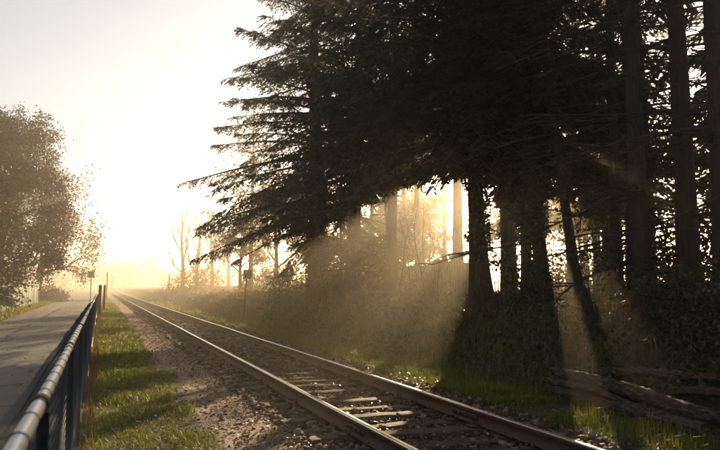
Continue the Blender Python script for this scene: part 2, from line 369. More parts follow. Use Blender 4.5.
grass('grass', 'grass', 7000, lambda y, n: U(4.95, 5.95, n), (4.2, 10), .08, .24, .007, 'taller grass tufts in front of the felled logs', power=1.0, dens=lambda x, y: np.clip(.3 + 1.1 * noise2(x, y, 1.6, 3), .05, 1))
grass('weeds', 'grass', 3500, lambda y, n: U(2.2, 4.6, n), (4, 40), .03, .09, .008, 'small green weeds growing between the sleepers', 'weeds', dens=lambda x, y: (noise2(x, y, 1.7, 11) > .45) * 1.0)
grass('dead_grass', 'drygrass', 16000, lambda y, n: -.1 + (edge(y) + .15) * rng.random(n), (2.2, 50), .03, .11, .007, 'dry straw mixed into the grass strip by the wire fence', dens=lambda x, y: np.clip(.25 + 1.2 * noise2(x, y, .9, 21), 0, 1))
grass('bank_grass', 'drygrass', 12000, lambda y, n: 6.0 + 2.8 * rng.random(n) ** 1.3, (8, 55), .12, .45, .008, 'dry backlit grass growing on the bank', power=1.2, lean=.45)
grass('bank_grass', 'grass', 10000, lambda y, n: 5.9 + 2.2 * rng.random(n) ** 1.3, (9, 50), .10, .30, .008, 'green grass tufts growing on the bank', power=1.2)
grass('dry_weeds', 'drygrass', 2600, lambda y, n: -.17 + .16 * rng.random(n), (2.0, 60), .10, .38, .007, 'dry brown weeds growing through the foot of the wire fence', 'weeds', lean=.25)

def litter(n, xf, yr, size, name, label, power=1.7, dz=.008, dens=None):
    y = yr[0] + (yr[1] - yr[0]) * rng.random(n) ** power; x = xf(n)
    if dens is not None: kp = rng.random(n) < dens(x, y); x = x[kp]; y = y[kp]; n = len(x)
    on_path = (x < -.4) & (x > -4.3)
    c = np.stack([x, y, np.where(on_path, .036, H(x, y) + dz + U(0, .02, n))], 1)
    az = U(0, 6.28, n); d = np.stack([np.cos(az), np.sin(az), U(-.15, .45, n)], 1); up = np.stack([U(-.5, .5, n), U(-.5, .5, n), np.ones(n)], 1)
    L = U(.6, 1.2, n) * size; mb = MB(); leaves(mb, c, d, up, L, L * U(.4, .75, n), cull=False, fold=.12)
    return tag(mb.build(name, M['litter']), label, 'fallen leaves', kind='stuff')
litter(17000, lambda n: rng.normal(2.0, .8, n), (2.6, 45), .055, 'fallen_leaves', 'pale and brown fallen leaves scattered over the dirt and ballast', dz=.012)
litter(2200, lambda n: U(-.1, 1.3, n), (2.6, 30), .05, 'fallen_leaves', 'pale leaves lying on the grass strip by the wire fence', dz=.05)
litter(9000, lambda n: U(2.3, 5.6, n), (2.6, 45), .055, 'fallen_leaves', 'brown fallen leaves between and beyond the rails', dz=.02)
litter(900, lambda n: U(-4.3, -.45, n), (3, 60), .07, 'fallen_leaves', 'few dry leaves on the asphalt path', 1.2)

# ------------------------------------------------------------------ chain-link fence
FX, FT = -.19, 1.15
fence = thing('chain_link_fence', 'long dark blue chain-link fence with bright steel top rail beside the path', 'fence', (FX, 0, 0))
mb = MB(); yy = np.arange(-1.6, 62, .8)
tube(mb, np.stack([0 * yy, yy, FT + .006 * np.sin(yy * 1.1)], 1), .0245, 14); mb.build('top_rail', M['galv'], fence, smooth=True)
cl = MB(); tube(cl, [(0, -.045, 0), (0, .045, 0)], .0285, 14); cl_me = cl.mesh('rail_sleeve', M['galv'], True)
for yc in (5.2, 11.3, 17.4, 23.5): link('rail_sleeve', cl_me, fence, (0, yc, FT + .006 * math.sin(yc * 1.1)))
pmb = MB(); tube(pmb, [(0, 0, -.05), (0, 0, FT - .03)], .022, 10); post_me = pmb.mesh('post', M['bluewire'], True)
cap = MB(); tube(cap, [(.0, -.03, 0), (0, .03, 0)], .031, 12); cap_me = cap.mesh('post_loop', M['darkmetal'], True)
for i, yp in enumerate(np.arange(.2, 62, 2.6)):
    p = link('post', post_me, fence, (.012, yp, 0)); link('post_loop', cap_me, p, (-.012, 0, FT + .006 * math.sin(yp * 1.1)))
tie = MB(); an = np.linspace(0, 2 * math.pi, 13); tube(tie, np.stack([.0275 * np.cos(an) - .002, .004 * np.sin(an * .5), .0275 * np.sin(an) - .002], 1), .0028, 5, False)
tie_me = tie.mesh('tie_wire', M['darkmetal'])
yt = .9; k = 0
while yt < 34: link('tie_wire', tie_me, fence, (0, yt, FT + .006 * math.sin(yt * 1.1))); yt += .30 + U(-.04, .04)
def wire_bay(y0, y1, pitch, rw, seg):
    mb = MB(); zs = np.arange(.04, FT + .085, pitch * .5); n = len(zs)
    for i, yw in enumerate(np.arange(y0, y1, pitch)):
        ph = np.where((np.arange(n)) % 2 == 0, 0, pitch * 1.04); dx = np.where(np.arange(n) % 2 == 0, .004, -.004)
        pts = np.stack([-.033 + dx + .004 * np.sin(yw * 3), yw + ph, zs + U(-.002, .002)], 1)
        tube(mb, pts, rw, seg, False)
    return tag(mb.build('wire_mesh', M['bluewire'], fence), kind='stuff')
for y0 in np.arange(-1.5, 16.5, 2.6): wire_bay(y0, y0 + 2.6, .055, .0019, 3)
for y0 in np.arange(16.7, 60, 5.2): wire_bay(y0, y0 + 5.2, .11, .0035, 3)

for (x, y, h, lb) in ((-.05, 38, 1.62, 'short brown wooden post beside the far end of the wire fence, nearer of two'), (.22, 50, 1.66, 'brown wooden post just right of the wire fence end, farther of two')):
    t = thing('wooden_post', lb, 'post', (x, y, 0), 'wooden posts at the wire fence end'); mb = MB()
    tube(mb, [(0, 0, -.2), (0, 0, h * .5), (.02, 0, h)], [.085, .08, .075], 9); mb.build('shaft', M['woodpost'], t)
    c = MB(); tube(c, [(.02, 0, h), (.02, 0, h + .05)], [.078, .03], 9); c.build('weathered_top', M['greyboard'], t)

# ------------------------------------------------------------------ pale board fence on the left
bf = thing('board_fence', 'tall pale green-grey board fence along the left of the path', 'fence', (-5.45, 0, 0))
for y0 in np.arange(37, 73, 2.45):
    mb = MB()
    for q in np.arange(.1, 2.4, .195): box(mb, (U(-.012, .012), y0 + q, 1.11 + U(-.03, .03)), (.022, .186, 2.16), jit=.003)
    mb.build('panel', M['board'], bf)
    r = MB(); [box(r, (-.045, y0 + 1.22, z), (.05, 2.4, .09)) for z in (.45, 1.75)]; r.build('back_rail', M['greyboard'], bf)
    mb = MB(); box(mb, (-.03, y0 - .03, 1.1), (.10, .09, 2.3)); mb.build('post', M['greyboard'], bf)
mb = MB(); tube(mb, [(.10, 51.5, 0), (.10, 51.5, 2.62)], .045, 8); mb.build('pipe_post', M['darkmetal'], bf)

# ------------------------------------------------------------------ signs and posts
ws = thing('whistle_post', 'leaning thin post with small white plate lettered W beside the track', 'sign', (6.2, 33.2, float(H(6.2, 33.2))))
mb = MB(); tube(mb, [(0, 0, -.3), (.07, 0, 1.1), (.15, 0, 2.2)], [.04, .037, .035], 8); mb.build('pole', M['darkmetal'], ws)
mb = MB(); w, hgt = .20, .21                                       # plate with clipped corners
pv = [(-w, -hgt * .6), (-w * .75, -hgt), (w * .75, -hgt), (w, -hgt * .6), (w, hgt * .8), (w * .85, hgt), (-w * .85, hgt), (-w, hgt * .8)]
V = [(a, dy, b) for dy in (-.012, .012) for a, b in pv]
mb.add(V, [[q, (q + 1) % 8, 8 + (q + 1) % 8, 8 + q] for q in range(8)]); mb.f += [np.array([list(range(7, -1, -1))]), np.array([list(range(8, 16))])]
pl = mb.build('plate', M['whiteplate'], ws, loc=(.155, -.05, 2.12)); pl.rotation_euler = (0, R(4), R(-8))
lt = MB(); pts = [(-.155, .15), (-.08, -.15), (0, .07), (.08, -.15), (.155, .15)]; hw = .024
for (a, b), (c, d) in zip(pts[:-1], pts[1:]):
    lt.add([(a - hw, -.018, b), (a + hw, -.018, b), (c + hw, -.018, d), (c - hw, -.018, d), (a - hw, -.011, b), (a + hw, -.011, b), (c + hw, -.011, d), (c - hw, -.011, d)], [[0, 1, 2, 3], [4, 7, 6, 5], [0, 4, 5, 1], [1, 5, 6, 2], [2, 6, 7, 3], [3, 7, 4, 0]])
lt.build('letter', M['blackpaint'], pl)

sq = thing('square_sign', 'plain square brown sign on a post at the foggy end of the path', 'sign', (-1.0, 80, 0))
mb = MB(); tube(mb, [(0, 0, -.2), (0, 0, 3.0)], .05, 8); mb.build('post', M['woodpost'], sq)
mb = MB(); box(mb, (0, -.07, 2.85), (.68, .03, .68)); mb.build('board', M['woodpost'], sq)
mb = MB(); box(mb, (0, -.02, 2.85), (.5, .06, .05)); mb.build('bracket', M['darkmetal'], sq)
for (x, y, h, lb) in ((.70, 98, 3.4, 'tall thin post in the mist left of the rails'), (7.55, 88, 3.0, 'tall thin post in the mist right of the rails'), (8.05, 88, 1.7, 'short stub post in the mist right of the rails, nearer the tall one'), (8.55, 87, 1.75, 'short stub post in the mist right of the rails, farthest right')):
    z = float(H(x, y)); t = thing('marker_post', lb, 'post', (x, y, z), 'thin posts far down the track'); mb = MB()
    tube(mb, [(0, 0, -.2), (.02, 0, h - z)], [.075, .06], 8); mb.build('shaft', M['woodpost'], t)
    c = MB(); tube(c, [(.02, 0, h - z), (.02, 0, h - z + .07)], [.07, .05], 8); c.build('cap', M['darkmetal'], t)

# ------------------------------------------------------------------ weathered plank fence on the bank
wf = thing('plank_fence', 'weathered grey plank fence on the bank behind the fir trunks', 'fence', (11.4, 0, 0))
bm_ = []
for q in range(4):
    b = MB(); box(b, (0, 0, 0), (.022, .165, 1.42), jit=.006); bm_.append(b.mesh('plank', M['greyboard']))
yy = 20.4
while yy < 38:
    x = .10 * math.sin(yy * .5); z = float(H(11.4 + x, yy)) + .62 + U(-.05, .03)
    o = link('plank', bm_[int(rng.integers(4))], wf, (x, yy, z)); o.rotation_euler = (U(-.02, .02), U(-.03, .03), U(-.03, .03)); yy += .175 + (U(.0, .05) if rng.random() < .2 else 0)
for z in (.35, 1.0):
    mb = MB(); yy = np.arange(20.3, 38.2, .6); tube(mb, np.stack([.10 * np.sin(yy * .5) + .055, yy, H(11.4, yy) + z], 1), .04, 4); mb.build('rail', M['greyboard'], wf)
for yp in np.arange(20.5, 38, 2.4):
    mb = MB(); box(mb, (.10 * math.sin(yp * .5) + .10, yp, float(H(11.4, yp)) + .66), (.1, .1, 1.5)); mb.build('post', M['greyboard'], wf)

# ------------------------------------------------------------------ felled logs at the foot of the bank
def log(p0, p1, r0, r1, lb, sag=.03, stub=True):
    p0 = np.array(p0, float); p1 = np.array(p1, float); n = 64; s = np.linspace(0, 1, n)
    loc = p0.copy(); loc[2] = p0[2] - r0
    t = thing('log', lb, 'log', tuple(loc), 'felled logs at the foot of the bank')
    pts = p0 + (p1 - p0) * s[:, None] - loc; pts[:, 2] += sag * np.sin(s * 5) ; pts[:, 0] += .03 * np.sin(s * 9 + r0 * 90)
    rad = (r0 + (r1 - r0) * s); mb = MB(); seg = 22
    ring = tube(mb, pts, rad, seg); mb.v[0] = mb.v[0].reshape(n, seg, 3) + (mb.v[0].reshape(n, seg, 3) - pts[:, None]) * (.16 * U(-1, 1, (1, seg, 1)) + .12 * noise2(np.arange(n)[:, None] * .22 + r0 * 50, np.arange(seg)[None] * .0 + r1 * 77, 1.0, 3)[..., None] + U(-.13, .13, (n, seg, 1))); V = mb.v[0].reshape(n, seg, 3); V[[0, 1, -2, -1], :, 1] += U(-.07, .07, (4, seg)); mb.v[0] = V.reshape(-1, 3)
    mb.build('trunk', M['log'], t)
    e = MB(); d = nrm(pts[0] - pts[1]); tube(e, [pts[0] + d * .002, pts[0] + d * .012], rad[0] * .9, 10); e.build('cut_end', M['woodpost'], t)
    if stub:
        for q in (17, 42):
            b = MB(); tube(b, [pts[q], pts[q] + np.array([U(-.08, .08), U(-.1, .1), rad[q] + .10])], [.03, .018], 6); b.build('branch_stub', M['log'], t)
log((6.25, 9.0, .30), (6.05, 5.8, .24), .10, .07, 'long dark log slanting down across the top of the log heap')
log((6.1, 8.9, .07), (5.98, 5.9, .075), .075, .09, 'thick dark log lying lowest in front of the log heap', .01)
log((6.8, 8.7, .33), (7.05, 6.6, .50), .07, .06, 'short grey log lying level at the back of the log heap', .02)
log((6.42, 8.95, .10), (6.4, 6.0, .11), .10, .085, 'dark log half hidden in the middle of the log heap', .02, False)
log((6.75, 7.2, .26), (6.2, 5.3, .50), .065, .05, 'thin log propped up at the right end of the heap', .02)
log((5.85, 8.6, .27), (6.15, 6.6, .12), .05, .03, 'thin broken branch resting against the front of the heap', .03, False)

# ------------------------------------------------------------------ openings for the sun (see the shafts in the photograph)
def opening(p, r, s0=1.0): TUBES.append((np.array(p, float), r, s0))
opening((5.3, 11.5, .1), 1.15, 2.0); opening((5.3, 12.2, .1), .7, 2.0); opening((5.2, 10.2, .1), .7, 2.0); opening((5.6, 14.6, .1), .75, 2.0); opening((5.6, 15.9, .1), .65, 2.0);
opening((3.5, 8.6, 0), .6, 2.0); opening((3.5, 12.6, 0), .6, 2.0)
opening((7.3, 9.9, 1.2), .55, .5); opening((8.0, 15.6, 1.3), .75, .8); opening((7.8, 18.0, 1.3), .7, .8)
opening((0.8, 8.1, .1), .9, 2.0); opening((1.5, 7.9, 0), .9, 2.0); opening((.3, 4.0, 0), .6, 2.0); opening((.9, 5.0, 0), .6, 2.0); opening((1.4, 9.6, 0), .6, 2.0); opening((.5, 6.5, .1), .9, 2.0); opening((.9, 10.9, .1), .9, 2.0); opening((5.0, 6.3, .1), .5, 2.0); opening((5.4, 5.7, .1), .45, 2.0); opening((.6, 13.7, .1), .6, 2.0); opening((.4, 19, .1), 1.0, 2.0)
for y in (24, 31, 37): opening((1.0, y, .2), .9, 2.0)

# ------------------------------------------------------------------ trees
def trunk_pts(Ht, lean, wob, n=14):
    s = np.linspace(0, 1, n); return np.stack([lean[0] * s + wob * np.sin(s * 5 + U(0, 6)) * s, lean[1] * s + wob * np.sin(s * 4 + U(0, 6)) * s, Ht * s - .15 * (1 - s)], 1)
def trunk_mesh(pts, r0, r1, mat, parent, flare=1.35, seg=10):
    n = len(pts); s = np.linspace(0, 1, n); rad = r0 * (1 - s) + r1 * s; rad[0] *= flare; rad[1] *= 1 + (flare - 1) * .25
    mb = MB(); tube(mb, pts, rad, seg)
    V = mb.v[0].reshape(n, seg, 3); mb.v[0] = (V + (V - pts[:, None]) * (.12 * np.sin(np.arange(seg) * 2.7)[None, :, None] + U(-.07, .07, (n, seg, 1)))).reshape(-1, 3)
    return mb.build('trunk', mat, parent, smooth=True)
def on(pts, z):
    return np.array([np.interp(z, pts[:, 2], pts[:, k]) for k in range(3)])

def bough(wood, leaf, p0, az, L, e0, droop, off, fine, twig=1.0, leafL=.21, leafW=.062, start=.10, gap=.075, bare=0.0, hang=.75):
    n = 9; s = np.linspace(0, 1, n); fw = np.array([math.cos(az), math.sin(az), 0]); sd = np.array([-math.sin(az), math.cos(az), 0])
    curl = U(-.12, .12)
    pts = p0 + fw * (L * s)[:, None] + sd * (L * curl * s * s)[:, None] + np.array([0, 0, 1.0]) * (L * (math.tan(e0) * s - droop * s ** 2 + droop * .45 * s ** 3))[:, None]
    if not open_mask(pts[1:] + off, .5).all(): return
    tube(wood, pts, np.linspace(.012 + .012 * L, .004, n), 4, False)
    m = max(4, int(L * (1 - start) / gap * fine)); tt = np.sort(U(start, 1.0, m)); side = np.where(np.arange(m) % 2 == 0, 1, -1)
    base = np.stack([np.interp(tt, s, pts[:, k]) for k in range(3)], 1); tan = nrm(np.stack([np.interp(tt, s, np.gradient(pts[:, k])) for k in range(3)], 1))
    tl = (L * .26 * (1 - tt) ** .8 + .16) * U(.6, 1.2, m) * twig
    td = nrm(tan * U(.5, 1.0, m)[:, None] + sd * (side * U(.5, 1.0, m))[:, None] + np.array([0, 0, -1.0]) * (U(0, hang, m))[:, None])
    kk = 9 if fine >= .9 else 6
    u = (np.arange(kk) + .5) / kk; C = base[:, None] + td[:, None] * (tl[:, None] * u[None])[..., None]; C[..., 2] -= (tl[:, None] * u[None] ** 2) * .22
    a = nrm(np.cross(td, [0, 0, 1.0])); sg = np.where(np.arange(kk) % 2 == 0, 1.0, -1.0)
    ld = td[:, None] * .85 + a[:, None] * (sg[None] * U(.4, .9, (m, kk)))[..., None]; ld[..., 2] -= U(-.1, .45, (m, kk))
    C = C.reshape(-1, 3); ld = ld.reshape(-1, 3); N = len(C)
    up = np.stack([U(-.7, .7, N), U(-.7, .7, N), np.ones(N)], 1)
    if bare:
        kp = rng.random(N) > bare; C, ld, up = C[kp], ld[kp], up[kp]; N = len(C)
    sc = 1.0 if fine >= .9 else 1.5
    leaves(leaf, C, ld, up, leafL * sc * U(.7, 1.35, N), leafW * sc * U(.8, 1.3, N), off)
    # twig wood as slim blades
    if fine >= .9: leaves(wood, base, td, np.tile([0, 0, 1.0], (m, 1)) + U(-.5, .5, (m, 3)), tl, .010, off)
    else: leaves(wood, base, td, np.tile([0, 0, 1.0], (m, 1)) + U(-.5, .5, (m, 3)), tl, .016, off)

def conifer(name, lb, x, y, Ht, r, prof, zb, nb, lean=(0, 0), detail_z=12, mat='needle', bark='bark', group='fir trees on the bank', fine=1.0, azf=None, e0=(-.32, .15), droop=.45, dead=0, bare=0.0, leafL=.21, leafW=.062, twig=1.0, ivy=0, gap=.075):
    z = float(H(x, y)); off = np.array([x, y, z]); t = thing(name, lb, 'tree', (x, y, z), group)
    pts = trunk_pts(Ht, lean, .12); trunk_mesh(pts, r, .03, M[bark], t)
    wood, leaf = MB(), MB(); ga = U(0, 6.28)
    for i in range(nb):
        q = (i + U(0, 1)) / nb; zz = zb + (Ht - zb) * q ** 1.35 * .985
        az = ga + i * 2.39996 + U(-.4, .4) if azf is None else azf(zz)
        L = prof(zz) * (U(.45, 1.0) if rng.random() < .5 else U(.85, 1.2))
        f = fine if zz < detail_z else fine * .45
        bough(wood, leaf, on(pts, zz), az, max(.4, L), U(*e0) + .35 * q, droop * U(.6, 1.3) * (1 - q * .6), off, f, twig, leafL, leafW, gap=gap, bare=bare)
    for i in range(dead):
        zz = U(.9, min(Ht * .75, 9)); az = U(0, 6.28); dead_branch(wood, on(pts, zz), az, U(.7, 2.6), off)
    tag(wood.build('branches', M[bark], t), kind='stuff')
    if leaf.v: leaf.build('crown', M[mat], t)
    if ivy: ivy_on(pts, r, ivy, t, off)
    return t

def dead_branch(mb, p0, az, L, off, depth=2, droop=-.15, r=None):
    n = (3, 4, 6)[depth]; s = np.linspace(0, 1, n); r = r or .011 + .009 * L
    fw = np.array([math.cos(az), math.sin(az), 0]); sd = np.array([-fw[1], fw[0], 0]); w1, w2 = U(-.2, .2), U(-.25, .15)
    pts = p0 + fw * (L * s)[:, None] + sd * (L * w1 * np.sin(s * 3))[:, None]; pts[:, 2] += L * (w2 * s + droop * s * s)
    if not open_mask(pts[1:] + off, .5).all(): return
    tube(mb, pts, np.linspace(r, max(.005, r * .35), n), 3, False)
    if depth:
        for _ in range(int(2 + L * 2)):
            q = U(.25, .98); dead_branch(mb, np.array([np.interp(q, s, pts[:, k]) for k in range(3)]), az + U(-1.1, 1.1), L * U(.2, .5), off, depth - 1, droop, r * .5)

def ivy_on(pts, r, amount, t, off, ztop=5.5):
    n = int(amount); zz = ztop * rng.random(n) ** 1.3; az = U(0, 6.28, n)
    ax = np.stack([np.interp(zz, pts[:, 2], pts[:, k]) for k in range(3)], 1)
    bul = .05 + .20 * np.clip(noise2(zz * 2 + off[0], az * 2, 1.2, 4), 0, 1.2) * (1 - zz / ztop * .5); rr = r + bul * rng.random(n) ** .6 + .02
    o = np.stack([np.cos(az), np.sin(az), 0 * az], 1); C = ax + o * rr[:, None]
    mb = MB(); leaves(mb, C, o * .4 + rdir(n) * .6 + np.array([0, 0, -.5]), o + rdir(n) * .5, U(.05, .10, n), U(.045, .085, n), off)
    mb.build('ivy', M['ivy'], t)

def branch_tree(name, lb, x, y, Ht, r, group, mat=None, bark='bark', leafn=0, leafsz=.12, spread=.5, depth=5, first=.25, lean=(0, 0), cat='tree', up=.35, kids=(3, 5), droop=0, sig=.022):
    """broadleaf tree: forking limbs, twigs and optional clumps of leaves"""
    z = float(H(x, y)); off = np.array([x, y, z]); t = thing(name, lb, cat, (x, y, z), group)
    pts = trunk_pts(Ht * .62, lean, Ht * .02, 12); trunk_mesh(pts, r, r * .35, M[bark], t)
    tips = []
    def grow(wood, p, d, L, rad, k):
        n = 5 if k >= 2 else 3 + (k == 1); s = np.linspace(0, 1, n); bend = rdir(1)[0] * .22 + np.array([0, 0, up * .35 - droop])
        P = p + d * (L * s)[:, None] + bend * (L * s ** 2)[:, None]
        tube(wood, P, np.linspace(rad, rad * .5, n), 5 if k > 2 else 3, False)
        if k <= 1: tips.append(P[n // 2]); 
        tips.append(P[-1]) if k <= 2 else None
        if k == 0: return
        for _ in range(int(rng.integers(kids[0], kids[1] + 1))):
            q = U(.35, 1.0); pb = np.array([np.interp(q, s, P[:, a]) for a in range(3)])
            grow(wood, pb, nrm((d + rdir(1)[0] * spread * 1.3 + np.array([0, 0, up * .3]))[None])[0], L * U(.5, .8), rad * .5, k - 1)
    nl = 9
    for i in range(nl):
        q = first + (1 - first) * (i + .5) / nl; az = i * 2.4 + U(-.4, .4); e = U(.1, .7) + .6 * q
        wood = MB(); grow(wood, on(pts, Ht * .62 * q), np.array([math.cos(az) * math.cos(e), math.sin(az) * math.cos(e), math.sin(e)]), Ht * spread * U(.34, .5) * (1 - .35 * q), r * .38 * (1.15 - q * .6), depth - 2); wood.build('limb', M[bark], t)
    if leafn:
        tp = np.array(tips); tp = tp[rng.random(len(tp)) < (.45 if leafn > 30000 else 1)]; idx = rng.integers(len(tp), size=leafn); C = tp[idx] + rng.normal(0, 1, (leafn, 3)) * Ht * sig
        leaf = MB(); leaves(leaf, C, rdir(leafn) + np.array([0, 0, -.3]), rdir(leafn), leafsz * U(.6, 1.3, leafn), leafsz * U(.5, .9, leafn), off)
        leaf.build('crown', M[mat], t)
    return t

lin = lambda z0, r0, z1, r1: (lambda z: np.interp(z, [z0, z1], [r0, r1]))
# the two big firs behind the whistle post
conifer('fir_tree', 'large dark fir reaching over the whistle post with long drooping left boughs', 8.0, 27.2, 16.5, .40, lambda z: np.interp(z, [2, 4, 6, 9, 12, 19], [2.6, 4.6, 4.7, 3.5, 2.5, .3]), 2.3, 205, lean=(-.3, 0), detail_z=13, dead=34, droop=.5, fine=1.25, ivy=1800, leafL=.17, leafW=.05)
conifer('fir_tree', 'dense dark fir with vine-wrapped trunk in front of the plank fence', 8.5, 24.6, 16, .30, lambda z: np.interp(z, [2, 4, 7, 12, 18], [2.0, 3.4, 3.8, 3.0, .3]), 2.0, 160, lean=(.5, .3), detail_z=12, dead=40, ivy=3000)
conifer('fir_tree', 'slimmer fir close right of the vine-wrapped fir', 9.2, 22.6, 15.5, .20, lambda z: np.interp(z, [3, 5, 9, 17], [2.0, 3.0, 3.0, .3]), 2.4, 110, lean=(.4, .2), detail_z=11, dead=36, ivy=1400)
conifer('young_fir', 'low young fir filling the gap between the two big fir trunks', 8.7, 26.4, 6.5, .07, lin(.6, 1.5, 6.5, .15), .7, 70, detail_z=7, group='young firs on the bank')
conifer('young_fir', 'low young fir right of the vine-wrapped fir trunk', 9.6, 23.9, 5.6, .06, lin(.6, 1.2, 5.6, .15), .7, 55, detail_z=7, group='young firs on the bank', bare=.3)
# nearer cedar whose boughs hang in front, top centre
conifer('fir_tree', 'near fir with pale-tipped boughs hanging over the top centre', 8.9, 16.0, 15, .24, lambda z: np.interp(z, [3.6, 5, 8, 16], [2.0, 3.5, 3.8, .3]), 3.7, 170, lean=(-.3, .3), detail_z=9, ivy=5200, fine=1.0)
# row of dark poles to the right
conifer('fir_tree', 'ivy-clad dark fir trunk left of the bright sun shaft', 9.5, 14.0, 15, .17, lin(4.5, 2.2, 17, .3), 4.6, 70, lean=(-1.1, .4), detail_z=8, dead=22, ivy=5200)
conifer('fir_tree', 'slim leaning fir trunk standing in the bright sun shaft', 9.4, 12.6, 15, .115, lin(4.6, 1.9, 15, .3), 4.8, 46, lean=(-1.5, .6), detail_z=8, dead=30, ivy=700)
conifer('fir_tree', 'slim dark fir trunk just left of the thickest right trunk', 10.5, 12.8, 16, .13, lin(7, 1.8, 16, .3), 7.2, 34, detail_z=8, dead=60)
conifer('fir_tree', 'thick dark fir trunk with bare twigs, second from the right edge group', 9.0, 10.3, 15, .19, lin(7, 2.0, 18, .3), 7.4, 36, lean=(-.2, .2), detail_z=8, dead=64)
conifer('fir_tree', 'dark straight fir trunk near the right edge', 9.5, 9.75, 15.5, .20, lin(7, 2.0, 18, .3), 7.6, 36, detail_z=8, dead=60)
conifer('fir_tree', 'dark fir trunk cut by the right edge', 9.0, 8.5, 15, .18, lin(7, 2.0, 17, .3), 7.4, 34, detail_z=8, dead=48)
conifer('fir_tree', 'curved dark fir trunk beside the pale sunlit trunk', 10.5, 18.3, 15.5, .15, lin(4.5, 2.2, 17, .3), 4.8, 60, lean=(-1.6, .5), detail_z=9, dead=24, ivy=1500)
# behind the plank fence
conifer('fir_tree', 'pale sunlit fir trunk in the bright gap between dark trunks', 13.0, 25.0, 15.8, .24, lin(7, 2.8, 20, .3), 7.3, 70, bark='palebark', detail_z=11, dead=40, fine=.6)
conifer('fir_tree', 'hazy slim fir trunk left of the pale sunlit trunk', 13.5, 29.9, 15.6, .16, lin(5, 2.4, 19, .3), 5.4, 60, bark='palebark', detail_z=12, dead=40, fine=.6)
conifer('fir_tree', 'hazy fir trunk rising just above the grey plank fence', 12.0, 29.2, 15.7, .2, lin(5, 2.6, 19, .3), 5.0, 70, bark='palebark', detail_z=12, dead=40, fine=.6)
# dense firs deeper in, added to block the sun and darken the wood
dn = [(13.4, 22.2, 'right of the pale sunlit trunk'), (15.4, 25.0, 'close behind the curved trunk'), (17.6, 28.6, 'second row behind the curved trunk'), (20.0, 32.5, 'third row behind the curved trunk'), (23.6, 38, 'last row behind the curved trunk'), (16.0, 20.0, 'behind the near fir, right side'), (19.5, 25.0, 'far behind the near fir'), (12.0, 18.7, 'just behind the near fir'), (16.2, 15.0, 'far behind the slim leaning trunk'), (25, 33, 'deepest behind the near fir'), (22, 26, 'deep behind the ivy-clad trunk')]
for x, y, w in dn:
    conifer('fir_tree', 'dense shadowy fir ' + w, x, y, U(12, 15), .17, lambda z: np.interp(z, [3, 6, 12, 19], [2.3, 3.0, 2.4, .3]), 3.4, 75, detail_z=11, dead=8, fine=.7, group='sun-blocking firs added deeper in the wood', leafL=.20, leafW=.066)
for x, y, w in ((16.0, 38.6, 'in the shade behind the plank fence'), (17.8, 41.5, 'farther back behind the plank fence'), (14.4, 38.2, 'behind the large fir, past the plank fence'), (19.6, 43.0, 'farthest back past the plank fence')):  # added to keep low sun off the haze around the large fir trunks
    conifer('fir_tree', 'broad hazy fir ' + w, x, y, U(12, 14), .17, lambda z: np.interp(z, [2, 6, 10, 14], [2.4, 2.8, 2.0, .3]), 2.6, 52, detail_z=11, dead=5, fine=.6, group='sun-blocking firs added deeper in the wood', leafL=.24, leafW=.085)
# background wood on the right
bgp = [(13.2, 15.5), (14.5, 12.2), (15.6, 17.5), (13.4, 10.6), (17.5, 14.5), (16.8, 21.0), (18.5, 25.5), (20.5, 18.5), (18.8, 31), (18.4, 37), (15.2, 35.5)]
bgl = ['between the shaft trunk and the slim dark trunk', 'behind the two thick right trunks', 'behind the ivy-clad trunks', 'behind the trunks at the right edge', 'deep in the wood on the right', 'behind the curved trunk', 'far behind the pale sunlit trunk', 'deepest in the wood right of centre', 'behind the plank fence, right of the vine-wrapped fir', 'farthest back behind the vine-wrapped fir', 'behind the plank fence end']
for (x, y), w in zip(bgp, bgl):
    conifer('fir_tree', 'background fir standing ' + w, x, y, U(12, 15), .16, lin(2.5, 2.6, 18, .3), 3.2, 46, detail_z=10, dead=16, fine=.5, bare=.4, group='background firs in the wood', leafL=.20, leafW=.055)
# hazy trees past the whistle post
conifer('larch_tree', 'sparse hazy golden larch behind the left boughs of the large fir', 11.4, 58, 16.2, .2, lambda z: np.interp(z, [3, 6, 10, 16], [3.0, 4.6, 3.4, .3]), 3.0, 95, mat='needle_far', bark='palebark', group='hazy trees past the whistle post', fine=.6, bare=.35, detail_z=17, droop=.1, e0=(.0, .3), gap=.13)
branch_tree('autumn_tree', 'hazy golden leafy tree directly behind the whistle post', 11.6, 50, 9.5, .2, 'hazy trees past the whistle post', 'goldleaf', 'palebark', 6000, .16, .5, 5)
branch_tree('autumn_tree', 'hazy golden leafy tree right of the whistle post', 13.2, 46, 9, .2, 'hazy trees past the whistle post', 'goldleaf', 'palebark', 6000, .16, .5, 5)
branch_tree('autumn_tree', 'small hazy leafy tree left of the whistle post', 10.2, 56, 7, .16, 'hazy trees past the whistle post', 'goldleaf', 'palebark', 4500, .16, .5, 5)
for x, y, h, w in ((11.6, 112, 16.4, 'leftmost of the misty poplars'), (14.0, 114, 16.4, 'second misty poplar from the left'), (16.0, 112, 16.5, 'third misty poplar, beside the golden larch'), (19.5, 118, 16, 'farthest misty poplar, half hidden behind the golden larch')):
    branch_tree('poplar_tree', 'tall bare upright poplar, ' + w, x, y, h, .32, 'bare poplars in the mist', None, 'palebark', 0, .1, .30, 6, .10, up=1.5, kids=(3, 4))
